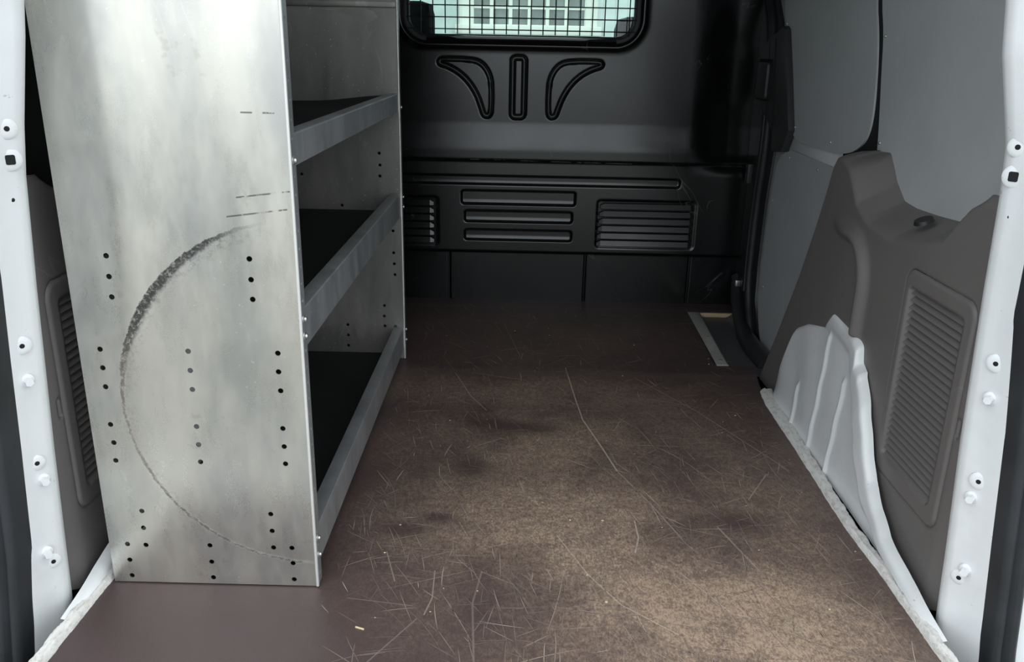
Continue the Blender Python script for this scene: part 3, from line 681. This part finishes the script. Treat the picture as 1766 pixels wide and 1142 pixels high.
# ================================================================== SHELVING UNIT
sh = empty('shelving_unit', (-.46, 1.6, 0), label='tall aluminium van shelving unit with punched sides and three shelves', cat='shelving')
holes = [(-.559, .520), (-.559, .491), (-.559, .462), (-.586, .385), (-.586, .357), (-.586, .328), (-.587, .269), (-.586, .240), (-.587, .211), (-.462, .385), (-.462, .356), (-.462, .327),
         (-.462, .269), (-.462, .240), (-.462, .212), (-.365, .520), (-.365, .491), (-.365, .463), (-.336, .385), (-.337, .357), (-.336, .328), (-.337, .269), (-.337, .240), (-.337, .212),
         (-.559, .127), (-.560, .098), (-.560, .068), (-.588, .069), (-.588, .041), (-.588, .013), (-.365, .127), (-.365, .098), (-.365, .069), (-.337, .069), (-.337, .042), (-.337, .013),
         (-.462, .070), (-.462, .041), (-.462, .013)]
fholes = [(-.353, .541), (-.352, .512), (-.353, .485), (-.548, .486), (-.451, .410), (-.324, .347), (-.324, .290), (-.323, .261), (-.322, .232), (-.352, .148), (-.353, .119), (-.352, .092),
          (-.324, .091), (-.324, .062), (-.324, .034), (-.450, .093), (-.450, .064), (-.451, .035)]
def end_panel(y0, hol, mat, bend):
    H = 1.12; XL, XR = -.616, -.3005
    p = prism('end_panel', [(XL, .002), (XR, .002), (XR, H), (XL, H)], 'y', y0, y0 + .0015, mat, sh, holes=[circ(h, .0040, 10) for h in hol])
    # flange folded back with punched holes
    loop = [(y0, .002), (y0 + .024, .002), (y0 + .024, H), (y0, H)]
    fh = []; z = .018
    while z < H - .02:
        if min(abs(z - b) for b in (.051, .080, .407, .432, .651)) > .009: fh.append(circ((y0 + .013, z), .0028, 8))
        z += .0245
    fl_ = prism('flange', loop, 'x', -.3020, -.3000, M_ZINC if mat is M_ALU else mat, sh, 0, holes=fh)
    tube('folded_edge', [(-.3012, y0 + .0006, .002), (-.3012, y0 + .0006, H)], .0024, M_EDGE, sh, 8)
    for z in (.051, .080, .407, .432, .651):
        b = disc('bolt', (-.3000, y0 + .013, z), .0058, .0018, (1, 0, 0), M_BOLT, sh, 16)
        h = disc('bolt_head', (-.2982, y0 + .013, z), .0038, .0032, (1, 0, 0), M_BOLT, None, 12); h.parent = b
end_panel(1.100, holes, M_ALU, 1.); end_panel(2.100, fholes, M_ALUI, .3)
def shelf(z, ztop, zbot, curl=0.):
    box('shelf', (-.614, 1.104, z - .004), (-.330, 2.098, z - .0015), M_ZINC, sh)
    xs = np.linspace(-.613, -.326, 30); ys = np.linspace(1.106, 2.095, 50); X, Y = np.meshgrid(xs, ys, indexing='ij')
    Z = z + .0 * X
    if curl: Z = Z + curl * sst(1.9, 2.09, Y) * sst(-.50, -.32, X) - .012 * sst(2.0, 2.09, Y) * sst(-.45, -.55, X) * 0 + .003 * np.sin(Y * 11 + X * 9) + .003
    grid_mesh('shelf_liner', np.stack([X, Y, Z], -1), M_MAT, sh)
    # front lip: folded channel, top flange and front face
    bm = bmesh.new()
    sec = [(-.328, ztop - .012), (-.328, ztop - .001), (-.3265, ztop), (-.3045, ztop), (-.3028, ztop - .0018), (-.3028, zbot), (-.3040, zbot), (-.3045, ztop - .003), (-.3262, ztop - .003), (-.3265, ztop - .012)]
    A = [bm.verts.new((x, 1.103, zz)) for x, zz in sec]; B = [bm.verts.new((x, 2.122, zz)) for x, zz in sec]; n = len(sec)
    for i in range(n): bm.faces.new((A[i], A[(i + 1) % n], B[(i + 1) % n], B[i]))
    bm_obj('shelf_lip', bm, M_ZINC, sh, 40)
shelf(.662, .684, .642, .012); shelf(.400, .443, .386); shelf(.018, .090, .030)
box('top_rail', (-.616, 2.090, .878), (-.303, 2.099, .890), M_ALUI, sh, .001)
stk = [(-.500, .872), (-.395, .874), (-.375, .868), (-.365, .856), (-.385, .842), (-.402, .836), (-.412, .846), (-.43, .858), (-.455, .866)]
prism('sticker_remnant', [(u + .02, v) for u, v in stk], 'y', 2.0982, 2.0992, simple('pale_residue', (.42, .42, .40), .7, var=.3), sh)

# ================================================================== small loose things
o = prism('wood_splinter', [(-.2255, 1.0065), (-.2125, 1.0015), (-.2120, 1.0035), (-.2250, 1.0085)], 'z', .0003, .0018, M_STRAW); tag(o, 'tiny pale wood splinter on the floor near the shelving', 'splinter')
bm = bmesh.new()
for i in range(46):
    x = random.uniform(-.25, .58); y = random.uniform(.95, 2.4); r = random.uniform(.0007, .0019)
    bmesh.ops.create_icosphere(bm, subdivisions=1, radius=r, matrix=Matrix.Translation((x, y, r * .5)) @ Matrix.Diagonal((1.3, .8, .6, 1)))
o = bm_obj('floor_grit', bm, M_STRAW); tag(o, 'pale crumbs of grit scattered over the load floor', 'grit', kind='stuff')
